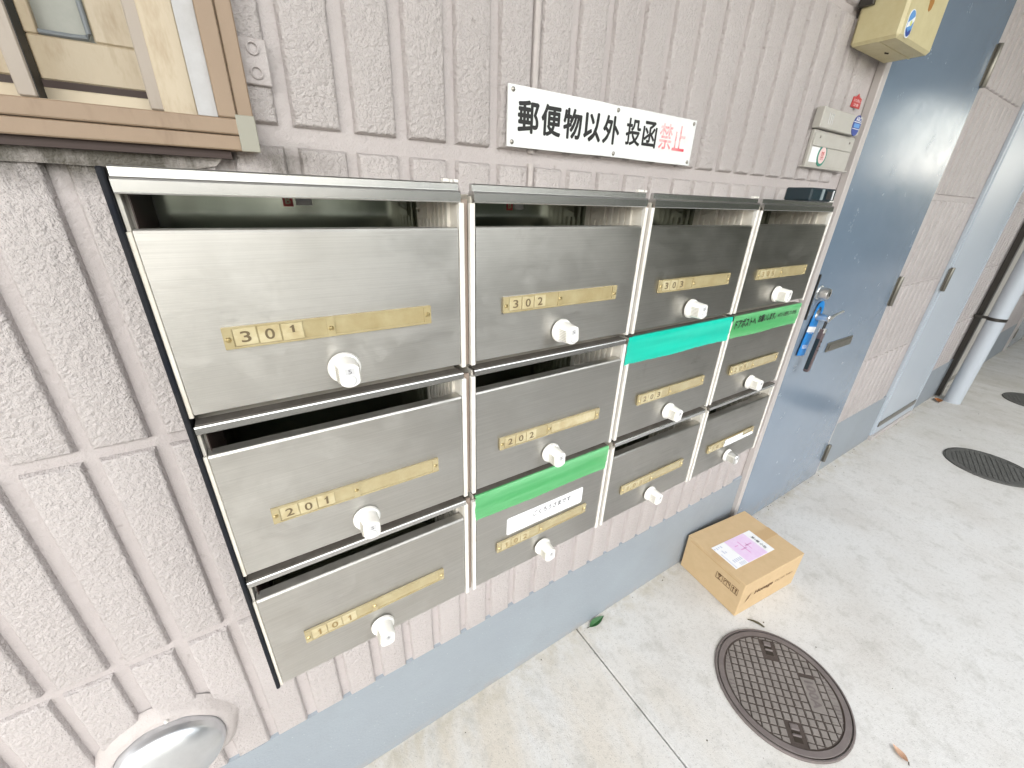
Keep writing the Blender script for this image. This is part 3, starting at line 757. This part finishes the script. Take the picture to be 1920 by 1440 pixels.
b = MB().prism(ell(-.044, -.0350, .0245, .0245, 28), -.0106, -.0093, mi=0).prism(ell(-.044, -.0345, .0185, .0190, 28), -.0110, -.0107, mi=1)
b.wtext('禁', -.053, -.035, -.045, -.025, -.0113, 0, 2)
part('round_pink_sticker', b, ['green_ring', 'pink_sticker', 'red_sticker'], ic)
for x in (-.085, .085): put('screw', mbx['sscrew'], ic, (x, -.0121, .004))
rs = thing('red_sticker', 'small red sticker on a wall rib above the doorbell panel', 'sticker', (1.374, -.0008, 1.546))
b = MB().prism([(-.027, -.0135), (.027, -.0135), (.024, .009), (.009, .011), (.001, .018), (-.007, .011), (-.024, .009)], -.0010, .0004, mi=0)
b.wtext('火の用心', -.020, .020, -.001, .006, -.0013, .02, 1).wtext('注意', -.015, .015, -.0105, -.004, -.0013, .02, 1)
part('sticker_sheet', b, ['red_sticker', 'pink_sticker'], rs)
kb2 = thing('key_lock_box', 'small blue-black box with a grey strip, at the mailbox corner nearest the door', 'lock box', (1.034, -.138, 1.3020))
b = MB().cbox(-.058, .056, 0, .055, .0002, .0265, .003)
part('box_body', b, 'teal_black', kb2)
part('front_strip', MB().box(-.014, -.004, -.0015, .0, .003, .0245), 'grey_strip', kb2)
part('side_window', MB().box(.010, .032, -.0015, .0, .005, .021), 'black_ink', kb2)
part('edge_line', MB().box(.040, .043, -.0015, .0, .004, .023), 'paper', kb2)

# ------------------------------------------------------------------ vent hood (lower left)
vh = thing('vent_hood', 'round stainless vent hood mortared to the wall below the mailboxes', 'vent hood', (-.336, 0, .428))
prof = [(.099, .0065), (.0945, .001), (.0905, -.0035), (.0865, -.0080), (.0815, -.0112), (.0765, -.0120), (.0735, -.0105)]
col_ = MB().lathe(prof, n=64, cap0=False, cap1=False)
col_.v = [(x + .0022 * math.sin(5.3 * math.atan2(z, x)) * (y > -.004), y - .0008 * math.sin(9 * math.atan2(z, x) + 1), z + .0018 * math.sin(7.1 * math.atan2(z, x) + 2) * (y > -.004)) for x, y, z in col_.v]
part('mortar_collar', col_, 'hood_mortar', vh, True)
prof = [(.0730, .0), (.0730, -.0170), (.0722, -.0195)] + [(.0715 * math.cos(R_(t)), -.0200 - .030 * math.sin(R_(t))) for t in range(3, 90, 6)] + [(.001, -.0500)]
part('hood_dome', MB().lathe(prof, n=64), 'hood', vh, True)
part('collar_rivet', MB().lathe([(.0030, -.012), (.0025, -.0150), (.001, -.0160)], (.012, 0, .0800), 'y', 10), 'white_trim', vh, True)

# ------------------------------------------------------------------ manholes
def manhole(x, y, rad, near, lab, rot=0.0):
    t = thing('manhole_cover', lab, 'manhole cover', (x, y, 0), 'manhole covers in the concrete walkway')
    t.rotation_euler.z = rot
    part('frame_ring', MB().lathe([(rad, -.02), (rad, .004), (rad - .002, .0072), (rad - .0055, .0072), (rad - .0062, -.004)], (0, 0, 0), 'z', 72, cap0=False, cap1=False), 'iron_rim' if near else 'iron_far', t, True)
    rl = rad - .0085; ri = rl - .0165
    part('lid', MB().lathe([(rl, -.008), (rl, .0050), (rl - .0015, .0062), (ri, .0062), (ri - .0015, .0036), (.001, .0036)], (0, 0, 0), 'z', 72, cap0=False), ['iron_dark' if near else 'iron_far'], t, True)
    if near:
        part('lid_rim', MB().lathe([(rl - .0008, .0058), (rl - .0022, .0068), (ri + .001, .0068), (ri - .0004, .0045)], (0, 0, 0), 'z', 72, cap0=False, cap1=False), 'iron_rim', t, True)
    return t, ri
def clip_poly(poly, inside, steps=10):
    out = []
    for (ax, ay), (bx, by) in zip(poly, poly[1:] + poly[:1]):
        for k in range(steps):
            p = (ax + (bx - ax) * k / steps, ay + (by - ay) * k / steps)
            if inside(*p): out.append(p)
    return out
mh, ri = manhole(1.014, -.450, .178, True, 'nearest round cast iron cover, with raised square studs, in front of the parcel', R_(-46))
pit = .0212; hw = .0086
KEYS = [(-.055, .076), (.045, -.094)]
def blocked(x, y):
    for kx, ky in ((.0, .117), (.0, -.117)):
        if abs(x - kx) < .0195 and abs(y - ky) < .0295: return True
    if .066 < x < .110 and abs(y) < .050: return True
    return False
def in_ring(x, y): return x * x + y * y < (ri - .004) ** 2
def side_arc(x, y): return abs(x) > .126 and abs(y) < .080
stud_me = MB().add([(-hw, -hw, 0), (hw, -hw, 0), (hw, hw, 0), (-hw, hw, 0), (-hw + .0012, -hw + .0012, .0030), (hw - .0012, -hw + .0012, .0030), (hw - .0012, hw - .0012, .0030), (-hw + .0012, hw - .0012, .0030)],
    [(4, 5, 6, 7), (0, 1, 5, 4), (1, 2, 6, 5), (2, 3, 7, 6), (3, 0, 4, 7)]).mesh('stud', 'iron')
edge = MB()
for i in range(-8, 9):
    for j in range(-8, 9):
        x, y = (i + .5) * pit, (j + .25) * pit
        if blocked(x, y) or side_arc(x, y): continue
        cs = [(x + a * hw, y + b_ * hw) for a, b_ in ((-1, -1), (1, -1), (1, 1), (-1, 1))]
        if all(in_ring(*p) for p in cs): put('stud', stud_me, mh, (x, y, .0036))
        elif any(in_ring(*p) for p in cs):
            q = clip_poly(cs, in_ring)
            if len(q) > 5: edge.prism(q, .0030, .0064, 'xy')
o = part('edge_studs', edge, 'iron', mh); o['kind'] = 'stuff'
for kx, ky in ((.0, .117), (.0, -.117)):
    b = MB().box(kx - .0165, kx + .0165, ky - .024, ky + .024, .003, .0040, 1).cbox(kx - .011, kx + .011, ky + .006, ky + .022, .004, .0085, .002, 0).cbox(kx - .011, kx + .011, ky - .009, ky - .003, .004, .0085, .0015, 0)
    b.box(kx - .011, kx + .011, ky - .022, ky - .010, .0040, .0044, 2).box(kx - .011, kx + .011, ky - .002, ky + .005, .0040, .0044, 2)
    part('lifting_slot', b, ['iron_rim', 'iron_dark', 'hole'], mh)
b = MB().cbox(.0660, .1050, -.0470, .0470, .0036, .0056, .0008, 0)
b.text('100A', lambda u, w_: (.073 + .025 * w_, .038 - .076 * u, .0060), .03, 1)
part('number_plate', b, ['iron', 'iron_rim'], mh)
for s in (-1, 1):
    b = MB(); n = 14
    inn = [(s * (.1290), -.080 + .160 * k / n) for k in range(n + 1)]
    out = [(s * math.sqrt(max((ri - .005) ** 2 - y * y, .1292 ** 2)), y) for _, y in inn]
    b.prism(inn + out[::-1], .0034, .0054, 'xy', 0)
    for k in range(12):
        y = -.058 + .0105 * k; xm = s * (.1290 + math.sqrt((ri - .005) ** 2 - y * y)) / 2
        if k == 5: continue
        b.box(xm - .006, xm + .006, y - .0012, y + .0012, .0054, .0062, 1)
        if k % 2: b.box(xm - .006, xm - .004, y - .0030, y + .0030, .0054, .0061, 1)
    part('lettered_arc', b, ['iron', 'iron_rim'], mh)
def far_lid(x, y, rad, lab):
    t, ri = manhole(x, y, rad, False, lab, .3)
    b = MB()
    for i in range(-9, 9):
        for j in range(-9, 9):
            px, py = (i + .5) * pit, (j + .5) * pit
            if math.hypot(px, py) < ri - .012: b.box(px - hw, px + hw, py - hw, py + hw, .0034, .0062)
    o = part('raised_studs', b, 'iron_far', t); o['kind'] = 'stuff'
far_lid(3.235, -.475, .185, 'dark round iron cover in the walkway before the narrow pale door')
far_lid(4.79, -.455, .185, 'farthest dark iron cover, beyond the drainpipe at the right edge')

# ------------------------------------------------------------------ parcel
pc = thing('parcel_box', 'cardboard parcel with a white and lilac address label, on the floor by the wall', 'parcel', (1.113, -.247, 0))
pc.rotation_euler.z = R_(-6.2)
L, Wd, Hh = .320, .240, .153
b = MB().cbox(0, L, 0, Wd, 0, Hh - .0026, .0022)
part('box_body', b, 'card', pc)
for y0, y1 in ((-.0006, Wd / 2 - .0008), (Wd / 2 + .0008, Wd + .0006)):
    part('top_flap', MB().cbox(-.0006, L + .0006, y0, y1, Hh - .0030, Hh, .0010), 'card', pc)
part('packing_tape', MB().box(.0002, L + .0012, Wd / 2 - .020, Wd / 2 + .020, Hh + .0001, Hh + .0005).box(L + .0007, L + .0013, Wd / 2 - .020, Wd / 2 + .020, Hh - .05, Hh + .0005), 'parcel_tape', pc)
Z = Hh + .0007
b = MB().box(.026, .236, .058, .160, Z - .0002, Z + .0003, 0)
q = lambda x0, x1, y0, y1, mi, dz=.0006: b.box(x0, x1, y0, y1, Z, Z + dz, mi)
q(.093, .199, .0590, .159, 1); q(.040, .092, .0900, .1200, 0, .0008)
q(.120, .150, .105, .110, 2, .0008); q(.138, .143, .085, .140, 2, .0008); q(.150, .185, .112, .117, 2, .0008); q(.160, .164, .095, .125, 2, .0008); q(.110, .128, .125, .129, 2, .0008)
for k in range(4): q(.0285 + .0105 * k, .034 + .0105 * k, .146 - .003 * (k % 2), .152, 3)
for k in range(16): q(.031, .037, .0610 + .0040 * k, .0632 + .0040 * k, 3)
for k in range(5): q(.047 + .009 * k, .052 + .009 * k, .078, .135 - .008 * k, 3)
for k in range(5): q(.060 + .006 * k, .063 + .006 * k, .0610, .073, 3)
b.text('第1種 小包', lambda u, w_: (.208 + .012 * w_, .135 - .060 * u, Z + .0008), .02, 4)
part('address_label', b, ['paper', 'lilac', 'magenta_print', 'pale_print', 'grey_print'], pc)
# print on the long side and the handling marks on the short side
b = MB().wtext('Honage', .072, .172, .068, .092, -.0009, .035).wtext('Co., Ltd. Tokyo', .185, .285, .074, .086, -.0009, .01)
b.add([(.030, -.0009, .052), (.044, -.0009, .070), (.052, -.0009, .094), (.040, -.0009, .080)], [(0, 1, 2, 3)])
part('side_print', b, 'card_ink', pc, fix=False)
b = MB()
def sx(y, z): return (-.0030 + .0020, y, z)
yy = [.028, .058, .088]
for k, y0 in enumerate(yy):
    for a, c_ in (((y0 - .012, .112), (y0 + .012, .112)), ((y0 - .012, .086), (y0 + .012, .086)), ((y0 - .012, .086), (y0 - .012, .112)), ((y0 + .012, .086), (y0 + .012, .112))):
        b.tube([sx(*a), sx(*c_)], .0008, 4)
for dy in (-.005, .005):
    b.tube([sx(.028 + dy, .089), sx(.028 + dy, .106)], .0016, 4); b.tube([sx(.028 + dy - .003, .103), sx(.028 + dy, .108), sx(.028 + dy + .003, .103)], .0012, 4)
b.tube([sx(.058, .089), sx(.058, .104)], .0010, 4)
for k in range(6): a = math.pi * k / 5; a2 = math.pi * (k + 1) / 5; b.tube([sx(.058 + .0095 * math.cos(a), .0985 + .009 * math.sin(a)), sx(.058 + .0095 * math.cos(min(a2, math.pi)), .0985 + .009 * math.sin(min(a2, math.pi)))], .0014, 4)
b.tube([sx(.088, .089), sx(.088, .097)], .0012, 4); b.tube([sx(.083, .109), sx(.088, .098), sx(.093, .109), sx(.083, .109)], .0022, 4); b.tube([sx(.083, .0895), sx(.093, .0895)], .0012, 4)
part('handling_marks', b, 'card_ink', pc)
part('flap_crease', MB().box(-.0014, -.0006, .020, .225, Hh - .0135, Hh - .0128), 'card_edge', pc)

# ------------------------------------------------------------------ leaves and litter
def leaf_thing(name, lab, x, y, rot, ln, wd, mk, curl=.25):
    t = thing(name, lab, 'leaf', (x, y, 0)); t.rotation_euler.z = rot
    b = MB(); n = 10; vs = []
    for i in range(n + 1):
        u = i / n; h = wd * math.sin(math.pi * u ** .85) * (1 - .15 * u)
        zc = .002 + curl * ln * (u - .45) ** 2
        for s in (-1, -.5, 0, .5, 1): vs.append(((u - .5) * ln, s * h / 2, zc + abs(s) * h * .28))
    b.add(vs, [(i * 5 + k, i * 5 + k + 1, (i + 1) * 5 + k + 1, (i + 1) * 5 + k) for i in range(n) for k in range(4)])
    bl = part('blade', b, mk, t, True, fix=False)
    part('stem', MB().tube([(-.5 * ln, 0, .004 + curl * ln * .2), (-.62 * ln, .003, .004)], .0012, 6), 'twig', t, True)
    return t
leaf_thing('green_leaf', 'single fresh green leaf lying against the wall foot by the floor joint', .688, -.016, R_(4), .070, .026, 'leaf')
leaf_thing('dry_leaf', 'curled pinkish brown leaf on the concrete right of the near iron cover', 1.118, -.698, R_(70), .040, .020, 'dry_leaf', .6)
leaf_thing('dead_leaf', 'orange-brown dead leaves caught behind the drainpipe foot', 4.13, -.045, R_(20), .09, .05, 'orange_leaf', .3)
tw = thing('twig', 'short dark twig beside the near iron cover, towards the parcel', 'twig', (1.152, -.300, 0))
part('stick', MB().tube([(-.012, .022, .004), (-.002, .008, .006), (.006, -.006, .005), (.010, -.024, .004)], [.0015, .0032, .0040, .0022], 7), 'twig', tw, True)
db = MB()
for k in range(70):
    x = random.uniform(.0, 4.2); y = random.choice((random.uniform(-.03, -.004), random.uniform(-1.0, -.02))); r_ = random.uniform(.0008, .0026)
    db.lathe([(r_, 0), (r_ * .7, r_ * .8)], (x, y, 0), 'z', 5, sx=random.uniform(.6, 1.8))
o = part('grit', db, 'twig'); o['kind'] = 'stuff'

# ------------------------------------------------------------------ garden across the walkway (out of view, partly added to darken reflections in the steel)
hd = MB(); rnd = random.Random(3)
for k in range(24000):
    x = -2.6 + 22.5 * rnd.random(); t = rnd.random()
    topz = 1.95 + .2 * min(1, max(0, (x - .6) / 2.2)) * (x < 10.5) + .18 * math.sin(x * 2.1) + .1 * math.sin(x * 5.3)  # hedge top shaped to dim what the steel mirrors
    z = topz * rnd.random() ** .8; y = -3.4 - .9 * t + .15 * math.sin(x * 3 + z * 2)
    s_ = rnd.uniform(.03, .075); a = Vector((rnd.gauss(0, 1), rnd.gauss(0, 1), rnd.gauss(0, 1))).normalized(); u = a.orthogonal().normalized() * s_; v_ = a.cross(u).normalized() * s_ * .55
    p = Vector((x, y, z)); o_ = len(hd.v)
    hd.v += [tuple(p - u), tuple(p + v_), tuple(p + u), tuple(p - v_)]; hd.f.append((o_, o_ + 1, o_ + 2, o_ + 3)); hd.m.append(0)
for k in range(12000):  # tall foliage added out of view to darken the right-hand steel fronts
    x = rnd.uniform(4.4, 10.0); z = .2 + 3.6 * rnd.random() ** .8; y = -3.3 + rnd.uniform(-.5, .5)
    s_ = rnd.uniform(.08, .16); a = Vector((rnd.gauss(0, 1), rnd.gauss(0, 1), rnd.gauss(0, 1))).normalized(); u = a.orthogonal().normalized() * s_; v_ = a.cross(u).normalized() * s_ * .6
    p = Vector((x, y, z)); o_ = len(hd.v)
    hd.v += [tuple(p - u), tuple(p + v_), tuple(p + u), tuple(p - v_)]; hd.f.append((o_, o_ + 1, o_ + 2, o_ + 3)); hd.m.append(0)
hg = thing('hedge', 'leafy green hedge out of view across the walkway, with foliage and trunks added to darken reflections', 'hedge', (0, 0, 0))
o = part('foliage', hd, 'hedge', hg, fix=False); o['kind'] = 'stuff'
for x_, y_, r_ in ((-.35, -3.1, .05), (.35, -2.9, .08), (1.5, -3.2, .07), (2.6, -3.1, .10)):  # trunks added out of view to streak the steel's reflections
    part('stem', MB().tube([(x_, y_, -.04), (x_ + .05, y_, 1.2), (x_ - .03, y_ - .05, 2.6), (x_ + .1, y_, 4.0)], [r_, r_ * .85, r_ * .7, r_ * .5], 10), 'twig', hg, True)
part('branch_mass', MB().box(1.0, 19.8, -4.15, -3.75, -.03, 1.72), 'soil', hg)
